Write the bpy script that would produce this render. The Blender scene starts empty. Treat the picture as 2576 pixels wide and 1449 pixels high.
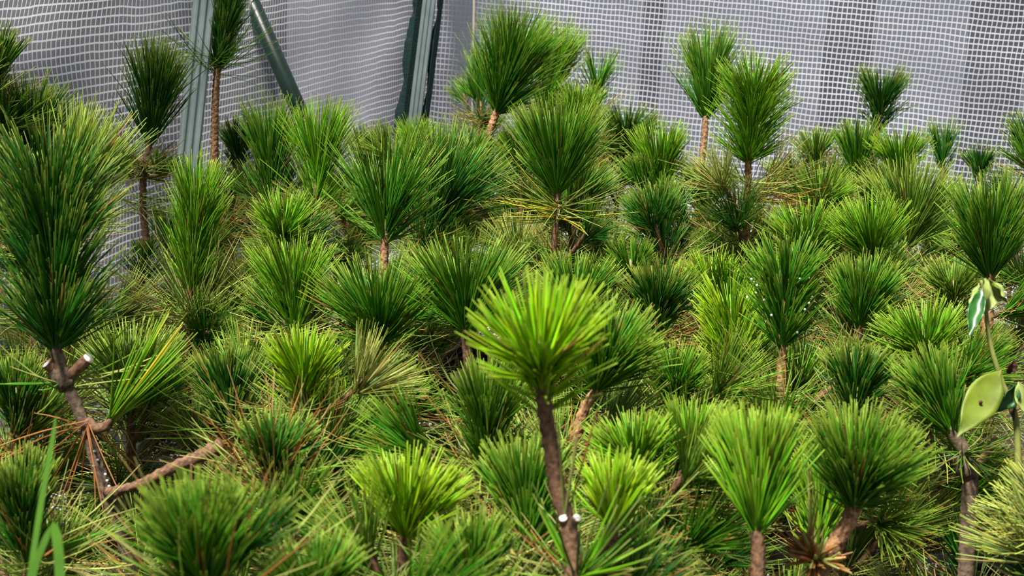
import bpy, math, random
import numpy as np
from mathutils import Vector, Matrix
PI = math.pi
R = math.radians
SC = bpy.context.scene
COL = SC.collection

# ------------------------------------------------------------------ camera
W, H = 2576, 1449
FPX = 3578.0
CAMZ = 0.95
cd = bpy.data.cameras.new('camera'); cam = bpy.data.objects.new('camera', cd); COL.objects.link(cam)
cd.sensor_width = 36.0; cd.lens = FPX / W * 36.0
CM = Matrix.Rotation(R(90 - 16), 4, 'X') @ Matrix.Rotation(R(4), 4, 'Z')
CM.translation = (0, 0, CAMZ)
cam.matrix_world = CM
cd.clip_start = 0.02
cd.dof.use_dof = True; cd.dof.focus_distance = 2.0; cd.dof.aperture_fstop = 13
SC.camera = cam
# ------------------------------------------------------------------ light and exposure
SC.view_settings.view_transform = 'Standard'; SC.view_settings.look = 'None'
SC.view_settings.gamma = 1.0; SC.view_settings.use_curve_mapping = False
SC.view_settings.exposure = 0.12
SC.cycles.max_bounces = 6; SC.cycles.transparent_max_bounces = 16
wd = bpy.data.worlds.new('sky'); SC.world = wd; wd.use_nodes = True
bg = wd.node_tree.nodes['Background']
bg.inputs[0].default_value = (0.90, 0.94, 1.0, 1); bg.inputs[1].default_value = 0.36
sd = bpy.data.lights.new('sun', 'SUN'); sd.energy = 12.0; sd.angle = R(7); sd.color = (1.0, 0.96, 0.86)
sun = bpy.data.objects.new('sun', sd); COL.objects.link(sun)
sun.rotation_euler = Vector((-0.30, -0.22, 1.0)).to_track_quat('Z', 'Y').to_euler()

# ------------------------------------------------------------------ pixel helpers
ROT = CM.to_3x3()
def at(px, py, depth):
    """point whose picture is (px, py) at a given depth along the view axis"""
    v = Vector(((px - W / 2) / FPX, -(py - H / 2) / FPX, -1.0)) * depth
    return ROT @ v + Vector((0, 0, CAMZ))
def depth_z(px, py, z):
    v = ROT @ Vector(((px - W / 2) / FPX, -(py - H / 2) / FPX, -1.0))
    return (z - CAMZ) / v.z
CORNER = Vector((-0.27, 3.9)); LDIR = Vector((-0.312, -1.0)); RDIR = Vector((1.0, -0.27))
def depth_wall(px, py):
    v = ROT @ Vector(((px - W / 2) / FPX, -(py - H / 2) / FPX, -1.0))
    best = 9
    for d in (LDIR, RDIR):
        # k*v.xy = CORNER + t*d
        det = v.x * (-d.y) + d.x * v.y
        k = (CORNER.x * (-d.y) + d.x * CORNER.y) / det
        t = (v.x * CORNER.y - v.y * CORNER.x) / det
        if k > 0 and t > 0: best = min(best, k)
    return best

# ------------------------------------------------------------------ materials
def mat(name):
    m = bpy.data.materials.new(name); m.use_nodes = True
    nt = m.node_tree; nt.nodes.clear()
    out = nt.nodes.new('ShaderNodeOutputMaterial')
    return m, nt, out
def simple(name, col, rough=0.6, metal=0.0, noise=0.0, scale=60.0, bump=0.0, col2=None, spec=0.4):
    m, nt, out = mat(name)
    p = nt.nodes.new('ShaderNodeBsdfPrincipled')
    p.inputs['Roughness'].default_value = rough; p.inputs['Metallic'].default_value = metal
    p.inputs['Specular IOR Level'].default_value = spec
    nt.links.new(p.outputs[0], out.inputs[0])
    if col2 is None: col2 = tuple(c * (1 - noise) for c in col)
    tc = nt.nodes.new('ShaderNodeTexCoord'); nz = nt.nodes.new('ShaderNodeTexNoise')
    nz.inputs['Scale'].default_value = scale; nz.inputs['Detail'].default_value = 4
    nt.links.new(tc.outputs['Object'], nz.inputs['Vector'])
    rp = nt.nodes.new('ShaderNodeValToRGB')
    rp.color_ramp.elements[0].position = 0.35; rp.color_ramp.elements[1].position = 0.65
    rp.color_ramp.elements[0].color = (*col2, 1); rp.color_ramp.elements[1].color = (*col, 1)
    nt.links.new(nz.outputs['Fac'], rp.inputs['Fac']); nt.links.new(rp.outputs['Color'], p.inputs['Base Color'])
    if bump:
        b = nt.nodes.new('ShaderNodeBump'); b.inputs['Strength'].default_value = bump; b.inputs['Distance'].default_value = 0.002
        nt.links.new(nz.outputs['Fac'], b.inputs['Height']); nt.links.new(b.outputs[0], p.inputs['Normal'])
    return m
def needle_material():
    m, nt, out = mat('pine_needle')
    at_ = nt.nodes.new('ShaderNodeAttribute'); at_.attribute_name = 'Col'
    p = nt.nodes.new('ShaderNodeBsdfPrincipled')
    p.inputs['Roughness'].default_value = 0.42; p.inputs['Specular IOR Level'].default_value = 0.30
    tr = nt.nodes.new('ShaderNodeBsdfTranslucent'); mx = nt.nodes.new('ShaderNodeMixShader')
    mx.inputs[0].default_value = 0.22
    nt.links.new(at_.outputs['Color'], p.inputs['Base Color']); nt.links.new(at_.outputs['Color'], tr.inputs['Color'])
    nt.links.new(p.outputs[0], mx.inputs[1]); nt.links.new(tr.outputs[0], mx.inputs[2]); nt.links.new(mx.outputs[0], out.inputs[0])
    return m
M_NEEDLE = needle_material()
M_BARK = simple('brown_bark', (0.19, 0.095, 0.05), 0.8, noise=0.72, scale=260, bump=0.6)
M_GREYBARK = simple('grey_brown_bark', (0.15, 0.10, 0.065), 0.85, noise=0.7, scale=180, bump=0.7)
M_TANBARK = simple('scaly_tan_bark', (0.40, 0.22, 0.10), 0.8, scale=260, bump=0.8, col2=(0.10, 0.04, 0.02))
M_BUD = simple('pale_bud', (0.62, 0.45, 0.30), 0.6, noise=0.4, scale=300)
M_CUT = simple('pale_cut_wood', (0.85, 0.78, 0.74), 0.6, noise=0.15, scale=300)
M_RESIN = simple('white_resin', (0.85, 0.84, 0.84), 0.35, noise=0.1, scale=200)
M_POT = simple('black_plastic', (0.016, 0.016, 0.018), 0.35, noise=0.3, scale=30)
M_SOIL = simple('dark_soil', (0.05, 0.032, 0.02), 0.95, noise=0.6, scale=150, bump=1.0)
M_PERL = simple('perlite', (0.86, 0.84, 0.78), 0.9, noise=0.15, scale=200)
M_FLOOR = simple('black_ground_cloth', (0.02, 0.019, 0.016), 0.9, noise=0.4, scale=40)
M_STEEL = simple('galvanised_steel', (0.30, 0.37, 0.37), 0.42, metal=0.35, noise=0.22, scale=18)
M_DARKST = simple('dark_green_tube', (0.012, 0.035, 0.026), 0.38, noise=0.4, scale=40)
M_TAPE = simple('dark_green_fabric', (0.004, 0.035, 0.032), 0.8, noise=0.6, scale=250, bump=0.8)
M_CORD = simple('beige_cord', (0.42, 0.38, 0.33), 0.8, noise=0.3, scale=400)
M_LEAF = simple('yellow_green_leaf', (0.12, 0.165, 0.008), 0.55, noise=0.35, scale=30)
M_LEAFD = simple('dark_green_leaf', (0.02, 0.10, 0.015), 0.35, noise=0.5, scale=50)
M_LEAFP = simple('pale_leaf_underside', (0.25, 0.31, 0.08), 0.6, noise=0.25, scale=60)
M_DEAD = simple('dead_brown_leaf', (0.07, 0.022, 0.012), 0.7, noise=0.5, scale=80)
M_TWIG = simple('green_twig', (0.20, 0.22, 0.05), 0.6, noise=0.4, scale=80)
M_GRASS = simple('grass_green', (0.06, 0.17, 0.008), 0.6, noise=0.2, scale=30)
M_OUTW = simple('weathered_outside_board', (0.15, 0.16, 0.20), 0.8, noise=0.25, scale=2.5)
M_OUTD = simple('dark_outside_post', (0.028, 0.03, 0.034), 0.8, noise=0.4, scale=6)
M_OUTM = simple('grey_outside_board', (0.14, 0.14, 0.155), 0.8, noise=0.3, scale=3)  # left outside boards, a slightly darker and more neutral grey of their own
def water():
    m, nt, out = mat('water'); g = nt.nodes.new('ShaderNodeBsdfPrincipled')
    g.inputs['Transmission Weight'].default_value = 0.55; g.inputs['Roughness'].default_value = 0.02
    g.inputs['IOR'].default_value = 1.33; g.inputs['Base Color'].default_value = (1, 1, 1, 1)
    nt.links.new(g.outputs[0], out.inputs[0]); return m
M_WATER = water()
def film_material():
    m, nt, out = mat('reinforced_film')
    N = nt.nodes.new; L = nt.links.new
    uv = N('ShaderNodeUVMap'); uv.uv_map = 'UVMap'
    nz = N('ShaderNodeTexNoise'); nz.inputs['Scale'].default_value = 9; nz.inputs['Detail'].default_value = 3
    L(uv.outputs[0], nz.inputs['Vector'])
    sub = N('ShaderNodeVectorMath'); sub.operation = 'SUBTRACT'; sub.inputs[1].default_value = (0.5, 0.5, 0.5)
    L(nz.outputs['Color'], sub.inputs[0])
    scl = N('ShaderNodeVectorMath'); scl.operation = 'SCALE'; scl.inputs['Scale'].default_value = 0.012
    L(sub.outputs[0], scl.inputs[0])
    add = N('ShaderNodeVectorMath'); add.operation = 'ADD'; L(uv.outputs[0], add.inputs[0]); L(scl.outputs[0], add.inputs[1])
    sp = N('ShaderNodeSeparateXYZ'); L(add.outputs[0], sp.inputs[0])
    def line(sock, period, width):
        a = N('ShaderNodeMath'); a.operation = 'DIVIDE'; a.inputs[1].default_value = period; L(sock, a.inputs[0])
        f = N('ShaderNodeMath'); f.operation = 'FRACT'; L(a.outputs[0], f.inputs[0])
        c = N('ShaderNodeMath'); c.operation = 'LESS_THAN'; c.inputs[1].default_value = width; L(f.outputs[0], c.inputs[0])
        return c.outputs[0]
    lx = line(sp.outputs['X'], 0.0115, 0.17); ly = line(sp.outputs['Y'], 0.0145, 0.22)
    mxx = N('ShaderNodeMath'); mxx.operation = 'MAXIMUM'; L(lx, mxx.inputs[0]); L(ly, mxx.inputs[1])
    n2 = N('ShaderNodeTexNoise'); n2.inputs['Scale'].default_value = 3.5; n2.inputs['Detail'].default_value = 5
    L(uv.outputs[0], n2.inputs['Vector'])
    # film: cloudy plastic, mostly see-through
    dif = N('ShaderNodeBsdfDiffuse'); dif.inputs[0].default_value = (0.29, 0.32, 0.43, 1)
    trl = N('ShaderNodeBsdfTranslucent'); trl.inputs[0].default_value = (0.66, 0.67, 0.76, 1)
    dm = N('ShaderNodeMixShader'); dm.inputs[0].default_value = 0.4; L(dif.outputs[0], dm.inputs[1]); L(trl.outputs[0], dm.inputs[2])
    tp = N('ShaderNodeBsdfTransparent')
    mr = N('ShaderNodeMapRange'); mr.inputs['From Min'].default_value = 0.3; mr.inputs['From Max'].default_value = 0.7
    mr.inputs['To Min'].default_value = 0.22; mr.inputs['To Max'].default_value = 0.45; L(n2.outputs['Fac'], mr.inputs['Value'])
    fm = N('ShaderNodeMixShader'); L(mr.outputs[0], fm.inputs[0]); L(tp.outputs[0], fm.inputs[1]); L(dm.outputs[0], fm.inputs[2])
    th = N('ShaderNodeBsdfDiffuse'); th.inputs[0].default_value = (0.90, 0.91, 1.0, 1)
    tht = N('ShaderNodeBsdfTranslucent'); tht.inputs[0].default_value = (0.80, 0.80, 0.90, 1)
    tm = N('ShaderNodeMixShader'); tm.inputs[0].default_value = 0.4; L(th.outputs[0], tm.inputs[1]); L(tht.outputs[0], tm.inputs[2])
    fin = N('ShaderNodeMixShader'); L(mxx.outputs[0], fin.inputs[0]); L(fm.outputs[0], fin.inputs[1]); L(tm.outputs[0], fin.inputs[2])
    L(fin.outputs[0], out.inputs[0]); return m
M_FILM = film_material()

# ------------------------------------------------------------------ object helpers
def link(name, me, m=None, parent=None):
    o = bpy.data.objects.new(name, me); COL.objects.link(o)
    if m is not None and len(me.materials) == 0: me.materials.append(m)
    if parent is not None: o.parent = parent
    return o
def empty(name, loc):
    o = bpy.data.objects.new(name, None); COL.objects.link(o); o.location = loc; o.empty_display_size = 0.03
    return o
def tag(o, label=None, cat=None, group=None, kind=None):
    if label: o['label'] = label
    if cat: o['category'] = cat
    if group: o['group'] = group
    if kind: o['kind'] = kind
    return o
def mesh_np(name, V, F, colors=None, smooth=True):
    """V (n,3), F (m,k) array of one polygon size"""
    me = bpy.data.meshes.new(name)
    V = np.ascontiguousarray(V, dtype=np.float32); F = np.ascontiguousarray(F, dtype=np.int32)
    m, k = F.shape
    me.vertices.add(len(V)); me.vertices.foreach_set('co', V.ravel())
    me.loops.add(m * k); me.loops.foreach_set('vertex_index', F.ravel())
    me.polygons.add(m); me.polygons.foreach_set('loop_start', np.arange(0, m * k, k, dtype=np.int32))
    me.polygons.foreach_set('use_smooth', np.full(m, smooth))
    if colors is not None:
        ca = me.color_attributes.new('Col', 'FLOAT_COLOR', 'POINT')
        c4 = np.ones((len(V), 4), dtype=np.float32); c4[:, :3] = colors
        ca.data.foreach_set('color', c4.ravel())
    me.update(calc_edges=True); me.validate()
    return me
def catmull(pts, n):
    pts = [Vector(p) for p in pts]
    if len(pts) < 2: return pts
    P = [pts[0] * 2 - pts[1]] + pts + [pts[-1] * 2 - pts[-2]]
    out = []
    for i in range(len(pts) - 1):
        a, b, c, d = P[i:i + 4]
        for k in range(n):
            t = k / n
            out.append(0.5 * ((2 * b) + (c - a) * t + (2 * a - 5 * b + 4 * c - d) * t * t + (3 * b - 3 * c + d - a) * t ** 3))
    out.append(pts[-1]); return out
def tube(pts, radii, sides=8, scaly=0.0, off=Vector((0, 0, 0)), dz=0.0035):
    """tapered tube through pts; scaly > 0 gives raised leaf-scar scales in a spiral"""
    pts = [Vector(p) - off for p in pts]
    if scaly:   # resample evenly
        L = [0]
        for a, b in zip(pts, pts[1:]): L.append(L[-1] + (b - a).length)
        n = max(4, int(L[-1] / dz)); rs = []; ps = []
        for i in range(n + 1):
            s = L[-1] * i / n; j = 0
            while j < len(L) - 2 and L[j + 1] < s: j += 1
            t = (s - L[j]) / max(1e-9, L[j + 1] - L[j])
            ps.append(pts[j].lerp(pts[j + 1], t)); rs.append(radii[j] * (1 - t) + radii[j + 1] * t)
        pts, radii = ps, rs
    V = []; n = len(pts)
    ref = Vector((0.3, 1, 0.1)).normalized()
    for i, p in enumerate(pts):
        d = (pts[min(i + 1, n - 1)] - pts[max(i - 1, 0)]).normalized()
        a = d.cross(ref)
        if a.length < 1e-3: a = d.cross(Vector((1, 0, 0)))
        a.normalize(); b = d.cross(a)
        for k in range(sides):
            r = radii[i]
            if scaly: r *= 1 + scaly * (1.0 if (k * 2 + i) % 3 == 0 else (-0.35 if (k * 2 + i) % 3 == 1 else 0.2)) * (0.7 + 0.6 * random.random())
            an = 2 * PI * k / sides
            V.append(p + (a * math.cos(an) + b * math.sin(an)) * r)
    F = [[i * sides + k, i * sides + (k + 1) % sides, (i + 1) * sides + (k + 1) % sides, (i + 1) * sides + k] for i in range(n - 1) for k in range(sides)]
    # end caps as quads fans collapse to centre
    c0 = len(V); V.append(pts[0]); c1 = len(V); V.append(pts[-1])
    F += [[c0, (k + 1) % sides, k, k] for k in range(0)]
    me = bpy.data.meshes.new('tube')
    faces = [tuple(f) for f in F] + [(c0, (k + 1) % sides, k) for k in range(sides)] + [(c1, (n - 1) * sides + k, (n - 1) * sides + (k + 1) % sides) for k in range(sides)]
    me.from_pydata([tuple(v) for v in V], [], faces)
    for p in me.polygons: p.use_smooth = True
    me.update(); return me
def lathe(profile, sides=20):
    V = []; F = []
    for (r, z) in profile:
        for k in range(sides):
            a = 2 * PI * k / sides; V.append((r * math.cos(a), r * math.sin(a), z))
    for i in range(len(profile) - 1):
        for k in range(sides):
            F.append((i * sides + k, i * sides + (k + 1) % sides, (i + 1) * sides + (k + 1) % sides, (i + 1) * sides + k))
    me = bpy.data.meshes.new('lathe'); me.from_pydata(V, [], F)
    for p in me.polygons: p.use_smooth = True
    me.update(); return me
def box_mesh(sx, sy, sz):
    v = [(x * sx / 2, y * sy / 2, z * sz) for z in (0, 1) for y in (-1, 1) for x in (-1, 1)]
    f = [(0, 2, 3, 1), (4, 5, 7, 6), (0, 1, 5, 4), (2, 6, 7, 3), (0, 4, 6, 2), (1, 3, 7, 5)]
    me = bpy.data.meshes.new('box'); me.from_pydata(v, [], f); me.update(); return me

# ------------------------------------------------------------------ needles
PAL = {  # linear base colours: the kinds of needle colour
    'dk': (0.022, 0.115, 0.006), 'md': (0.062, 0.215, 0.008), 'br': (0.130, 0.330, 0.008),
    'yg': (0.235, 0.450, 0.004), 'ol': (0.150, 0.270, 0.026), 'bl': (0.036, 0.180, 0.016),
    'kh': (0.290, 0.330, 0.080), 'bn': (0.330, 0.130, 0.040), 'ye': (0.480, 0.420, 0.020)}
SEG = 4
def needle_mesh(rng, P0, D, BEND, LEN, RAD, C, tipc=None):
    """curved three-sided needles: P0, D, BEND (n,3); LEN, RAD (n,); C (n,3)"""
    n = len(P0); S = SEG + 1
    t = np.linspace(0, 1, S)
    # integrate direction
    pts = np.zeros((n, S, 3)); dirs = np.zeros((n, S, 3))
    p = P0.copy()
    for i in range(S):
        d = D + BEND * t[i]; d /= np.linalg.norm(d, axis=1, keepdims=True)
        dirs[:, i] = d; pts[:, i] = p
        if i < S - 1:
            dm = D + BEND * (t[i] + 0.5 / SEG); dm /= np.linalg.norm(dm, axis=1, keepdims=True)
            p = p + dm * (LEN / SEG)[:, None]
    ref = rng.normal(size=(n, 3)); ref /= np.linalg.norm(ref, axis=1, keepdims=True)
    A = np.cross(dirs, ref[:, None, :]); A /= np.linalg.norm(A, axis=2, keepdims=True) + 1e-9
    B = np.cross(dirs, A)
    prof = np.array([0.9, 1.0, 1.0, 0.85, 0.45])
    V = np.zeros((n, S, 3, 3))
    for k in range(3):
        an = 2 * PI * k / 3
        V[:, :, k] = pts + (A * math.cos(an) + B * math.sin(an)) * (RAD[:, None] * prof[None, :])[:, :, None]
    base = []
    for i in range(SEG):
        for k in range(3):
            k2 = (k + 1) % 3
            base.append([i * 3 + k, i * 3 + k2, (i + 1) * 3 + k2, (i + 1) * 3 + k])
    base.append([SEG * 3, SEG * 3 + 1, SEG * 3 + 2, SEG * 3 + 2])
    base = np.array(base[:-1])
    F = (base[None] + (np.arange(n) * S * 3)[:, None, None]).reshape(-1, 4)
    cc = np.repeat(C[:, None, :], S * 3, axis=1)
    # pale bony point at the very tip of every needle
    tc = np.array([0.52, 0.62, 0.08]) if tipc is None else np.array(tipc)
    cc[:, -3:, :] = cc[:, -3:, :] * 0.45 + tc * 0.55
    return V.reshape(-1, 3), F, cc.reshape(-1, 3)
def frame(U):
    U = np.array(U, dtype=float); U /= np.linalg.norm(U)
    r = np.array([0.21, 0.93, 0.3]); a = np.cross(U, r); a /= np.linalg.norm(a); b = np.cross(U, a)
    return U, a, b
def tuft_mesh(seed, L, w, U, col='md', a=0.4, n=260, rad=0.00086, bend=0.25, brown=0.02, curve=None, thmax=None, messy=0.10, droop=0.0, tail=0.0):
    """needles round a shoot axis from the origin along U, envelope length L and half width w"""
    rng = np.random.default_rng(seed)
    U, A, B = frame(U)
    a = a * (0.9 if a > 0.59 else 0.62)
    w = w * 1.14; nl = (1 - a) * L * 1.06
    if w > nl * 0.92: nl = w / 0.92
    th = math.asin(min(0.97, w / nl)) if thmax is None else thmax
    axl = max(0.012, L - nl * 0.97) if a > 0 else 0.01
    u = rng.random(n) ** 0.8
    s = u * axl
    if tail:    # shorter, looser needles running down the stem under the head
        lo = rng.random(n) < 0.24; s = np.where(lo, -rng.random(n) ** 1.3 * tail * L, s); u = np.where(lo, 0, u)
    ph = rng.random(n) * 2 * PI
    ang = th * ((1 - u) * rng.uniform(0.40, 1.03, n) + u * np.sqrt(rng.random(n)) * 1.0)
    ln = nl * (1.07 - 0.36 * rng.random(n) ** 1.6)
    if tail: ln = np.where(lo, ln * rng.uniform(0.6, 0.95, n), ln); ang = np.where(lo, ang * rng.uniform(0.85, 1.25, n) + 0.05, ang)
    ang = np.minimum(ang, 1.22)
    rd = A[None] * np.cos(ph)[:, None] + B[None] * np.sin(ph)[:, None]
    D = U[None] * np.cos(ang)[:, None] + rd * np.sin(ang)[:, None] + rng.normal(size=(n, 3)) * messy * 0.6
    # needles stand in pairs that share one sheath; a few stray outwards
    h = n // 2
    stray = rng.random(n) < 0.07; D[stray] += rd[stray] * rng.uniform(0.2, 0.6, (stray.sum(), 1))
    D[h:2 * h] = D[:h] + rng.normal(size=(h, 3)) * 0.055
    D /= np.linalg.norm(D, axis=1, keepdims=True)
    s[h:2 * h] = s[:h]; rd[h:2 * h] = rd[:h]; ang[h:2 * h] = ang[:h]; ln[h:2 * h] = ln[:h] * rng.uniform(0.95, 1.05, h)
    bend = bend * 0.62
    BE = U[None] * bend * (np.sin(ang)[:, None] + 0.15) + rng.normal(size=(n, 3)) * messy + np.array([0, 0, -droop])[None]
    P0 = U[None] * s[:, None] + rd * 0.0025
    c = np.array(PAL[col])[None] * np.exp(rng.normal(size=(n, 1)) * 0.22)
    c = c * (1 + rng.normal(size=(n, 3)) * np.array([0.20, 0.05, 0.2]))
    bm = rng.random(n) < brown
    c[bm] = np.array(PAL['bn'])[None] * rng.uniform(0.5, 1.1, (bm.sum(), 1))
    c = np.clip(c, 0.003, 0.9)
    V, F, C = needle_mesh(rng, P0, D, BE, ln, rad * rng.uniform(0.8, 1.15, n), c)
    return mesh_np('needles', V, F, C)
def dry_mesh(seed, n, length, lo, hi, cols, U=(0, 0, 1), rad=0.0007, spread=0.01, upbend=0.5, messy=0.25):
    """old loose needles standing off a stem: angle from axis between lo and hi degrees"""
    rng = np.random.default_rng(seed)
    U, A, B = frame(U)
    ph = rng.random(n) * 2 * PI; ang = np.radians(rng.uniform(lo, hi, n))
    rd = A[None] * np.cos(ph)[:, None] + B[None] * np.sin(ph)[:, None]
    D = U[None] * np.cos(ang)[:, None] + rd * np.sin(ang)[:, None]
    BE = U[None] * upbend * rng.uniform(-0.3, 1, (n, 1)) + rng.normal(size=(n, 3)) * messy
    P0 = U[None] * (rng.random(n) * spread)[:, None] + rd * 0.002
    cs = np.array([PAL[k] for k in cols])
    c = cs[rng.integers(0, len(cols), n)] * np.exp(rng.normal(size=(n, 1)) * 0.25)
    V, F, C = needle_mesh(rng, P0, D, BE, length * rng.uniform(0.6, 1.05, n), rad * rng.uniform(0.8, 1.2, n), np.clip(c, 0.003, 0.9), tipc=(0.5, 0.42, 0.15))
    return mesh_np('old_needles', V, F, C)

# shared library for the lower growth of every plant
random.seed(4)
OLD = [dry_mesh(500 + i, 105, 0.115, 40, 100, ['kh', 'kh', 'ol', 'ol', 'md', 'kh', 'kh', 'bn'] if i % 6 else ['kh', 'bn', 'ol'], spread=0.05) for i in range(12)]
LOWT = [tuft_mesh(600 + i, 0.115, [0.05, 0.06, 0.07][i % 3], (0, 0, 1), ['md', 'ol', 'dk', 'md', 'ol', 'kh'][i % 6], 0.35, 150, messy=0.12, brown=0.04) for i in range(12)]
BR = []
for i in range(6):
    L = 0.05 + 0.012 * i
    BR.append(tube([(0, 0, 0), (0.004, 0.002, L * .5), (0, 0.006, L)], [0.004, 0.0036, 0.003], 7, 0.15)); BR[-1]['L'] = L
for b in BR: b.materials.append(M_BARK)
for m in OLD + LOWT: m.materials.append(M_NEEDLE)

# pots
POTR = 0.058; SOILZ = 0.118
POT = lathe([(0.0, 0.002), (0.044, 0.002), (0.046, 0.0), (0.048, 0.004), (0.0565, 0.112), (0.0605, 0.112), (0.0615, 0.13), (0.0575, 0.13), (0.0565, 0.117), (0.056, 0.11)], 22); POT.materials.append(M_POT)
def soil_mesh():
    rnd = random.Random(3); V = [(0, 0, SOILZ + 0.004)]; F = []; S = 22; rings = 5
    for i in range(1, rings + 1):
        for k in range(S):
            r = 0.0562 * i / rings; an = 2 * PI * k / S
            V.append((r * math.cos(an), r * math.sin(an), SOILZ + rnd.uniform(-0.002, 0.003)))
    for k in range(S): F.append((0, 1 + k, 1 + (k + 1) % S))
    for i in range(rings - 1):
        for k in range(S): F.append((1 + i * S + k, 1 + (i + 1) * S + k, 1 + (i + 1) * S + (k + 1) % S, 1 + i * S + (k + 1) % S))
    me = bpy.data.meshes.new('soil'); me.from_pydata(V, [], F); me.update(); me.materials.append(M_SOIL); return me
SOIL = soil_mesh()
def grains_mesh(seed, n):
    rnd = random.Random(seed); V = []; F = []
    for _ in range(n):
        r = 0.054 * math.sqrt(rnd.random()); a = rnd.random() * 2 * PI
        c = Vector((r * math.cos(a), r * math.sin(a), SOILZ + 0.003)); s = rnd.uniform(0.0013, 0.0031)
        o = [Vector(v) for v in ((1, 0, 0), (-1, 0, 0), (0, 1, 0), (0, -1, 0), (0, 0, 1), (0, 0, -1))]
        q = Matrix.Rotation(rnd.random() * 3, 3, Vector((rnd.random(), rnd.random(), 1)).normalized())
        b = len(V); V += [tuple(c + q @ (v * s * rnd.uniform(0.7, 1.2))) for v in o]
        F += [(b + i, b + j, b + k) for (i, j, k) in ((0, 2, 4), (2, 1, 4), (1, 3, 4), (3, 0, 4), (2, 0, 5), (1, 2, 5), (3, 1, 5), (0, 3, 5))]
    me = bpy.data.meshes.new('perlite'); me.from_pydata(V, [], F); me.update(); me.materials.append(M_PERL); return me
GRAINS = [grains_mesh(70 + i, 85) for i in range(4)]
def bud_mesh(L=0.016, r=0.0028):
    return lathe([(0.0005, -L * .2), (r * .8, 0), (r, L * .35), (r * .6, L * .75), (0.0003, L)], 8)
BUD = bud_mesh(); BUD.materials.append(M_BUD)
STUB = lathe([(0.0045, 0), (0.005, 0.012), (0.0048, 0.016)], 10); STUB.materials.append(M_BARK)
CUT = lathe([(0.0048, 0.0155), (0.0044, 0.017), (0.0002, 0.0175)], 10); CUT.materials.append(M_CUT)

# ------------------------------------------------------------------ THE SETTING
def floor():
    me = box_mesh(7, 7, 0.04); o = link('floor', me, M_FLOOR); o.location = (0.2, 3.2, -0.04); tag(o, kind='structure')
floor()
def film_wall(name, d, length, seed, skirt):
    rnd = random.Random(seed); dn = d.normalized()
    nrm = Vector((dn.y, -dn.x)) if name.endswith('left') else Vector((dn.y, -dn.x))
    # inward normal points at the camera side
    if (Vector((0, 1.5)) - CORNER).dot(nrm) < 0: nrm = -nrm
    nu, prof = int(length / 0.025), []
    for i in range(int(skirt / 0.03)): prof.append((skirt - i * 0.03, 0.004 + 0.02 * (1 - i * 0.03 / skirt) * 0.3))
    for i in range(60): prof.append((0.06 * math.exp(-i * 0.03 / 0.08), 0.012 + i * 0.03))
    V = []; UV = []
    for i in range(nu + 1):
        s = i * 0.025; vv = 0; prev = None
        for j, (off, z) in enumerate(prof):
            if prev: vv += math.hypot(off - prev[0], z - prev[1])
            prev = (off, z)
            wav = 0.008 * math.sin(s * 7 + z * 3 + seed) * math.sin(z * 5 + 1) + 0.0035 * math.sin(s * 17 + z * 9 + 2 * seed) + 0.0015 * math.sin(z * 31 + s * 6)
            if name.endswith('left') and s > 1.0: wav += 0.02 * (s - 1.0) * math.sin(z * 14 - s * 6)
            wav *= min(1.0, z * 6)
            p = CORNER + dn * s + nrm * (off + wav)
            V.append((p.x, p.y, z)); UV.append((s, vv))
    m = len(prof); F = [(i * m + j, (i + 1) * m + j, (i + 1) * m + j + 1, i * m + j + 1) for i in range(nu) for j in range(m - 1)]
    me = bpy.data.meshes.new(name); me.from_pydata(V, [], F)
    ul = me.uv_layers.new(name='UVMap')
    for lp in me.loops: ul.data[lp.index].uv = UV[lp.vertex_index]
    for p in me.polygons: p.use_smooth = True
    me.update(); o = link(name, me, M_FILM); tag(o, kind='structure'); return dn, nrm
dl, nl_ = film_wall('wall_left', LDIR, 2.6, 1, 0.10)
dr, nr_ = film_wall('wall_right', RDIR, 2.6, 5, 0.25)

def outside(name, d, nrm, s0, s1, back, m, h=2.2, th=0.03):
    L = s1 - s0; me = box_mesh(L, th, h); o = link(name, me, m)
    dn = d.normalized(); p = CORNER + dn * (s0 + s1) / 2 - nrm * back
    o.location = (p.x, p.y, 0); o.rotation_euler.z = math.atan2(dn.y, dn.x); return o
o = outside('wall_outside_back', dr, nr_, -1.4, 3.6, 0.95, M_OUTW); tag(o, kind='structure')
o = outside('wall_outside_left', dl, nl_, -0.6, 3.4, 0.75, M_OUTM); tag(o, kind='structure')
for lab, s0, s1, back in (('dark upright post outside the film right of the tallest sunlit pines', 1.07, 1.19, 0.08),
                          ('dark upright post outside the film nearest the right edge', 1.42, 1.56, 0.08),
                          ('narrow dim upright post outside the film above the middle plants', 0.54, 0.59, 0.30)):
    o = outside('outside_post', dr, nr_, s0, s1, back, M_OUTD, 1.9, 0.05)
    o.rotation_euler.y = R(-2.5) if s0 > 0.9 else R(-1)
    tag(o, lab, 'post', 'posts outside the greenhouse film')

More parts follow.
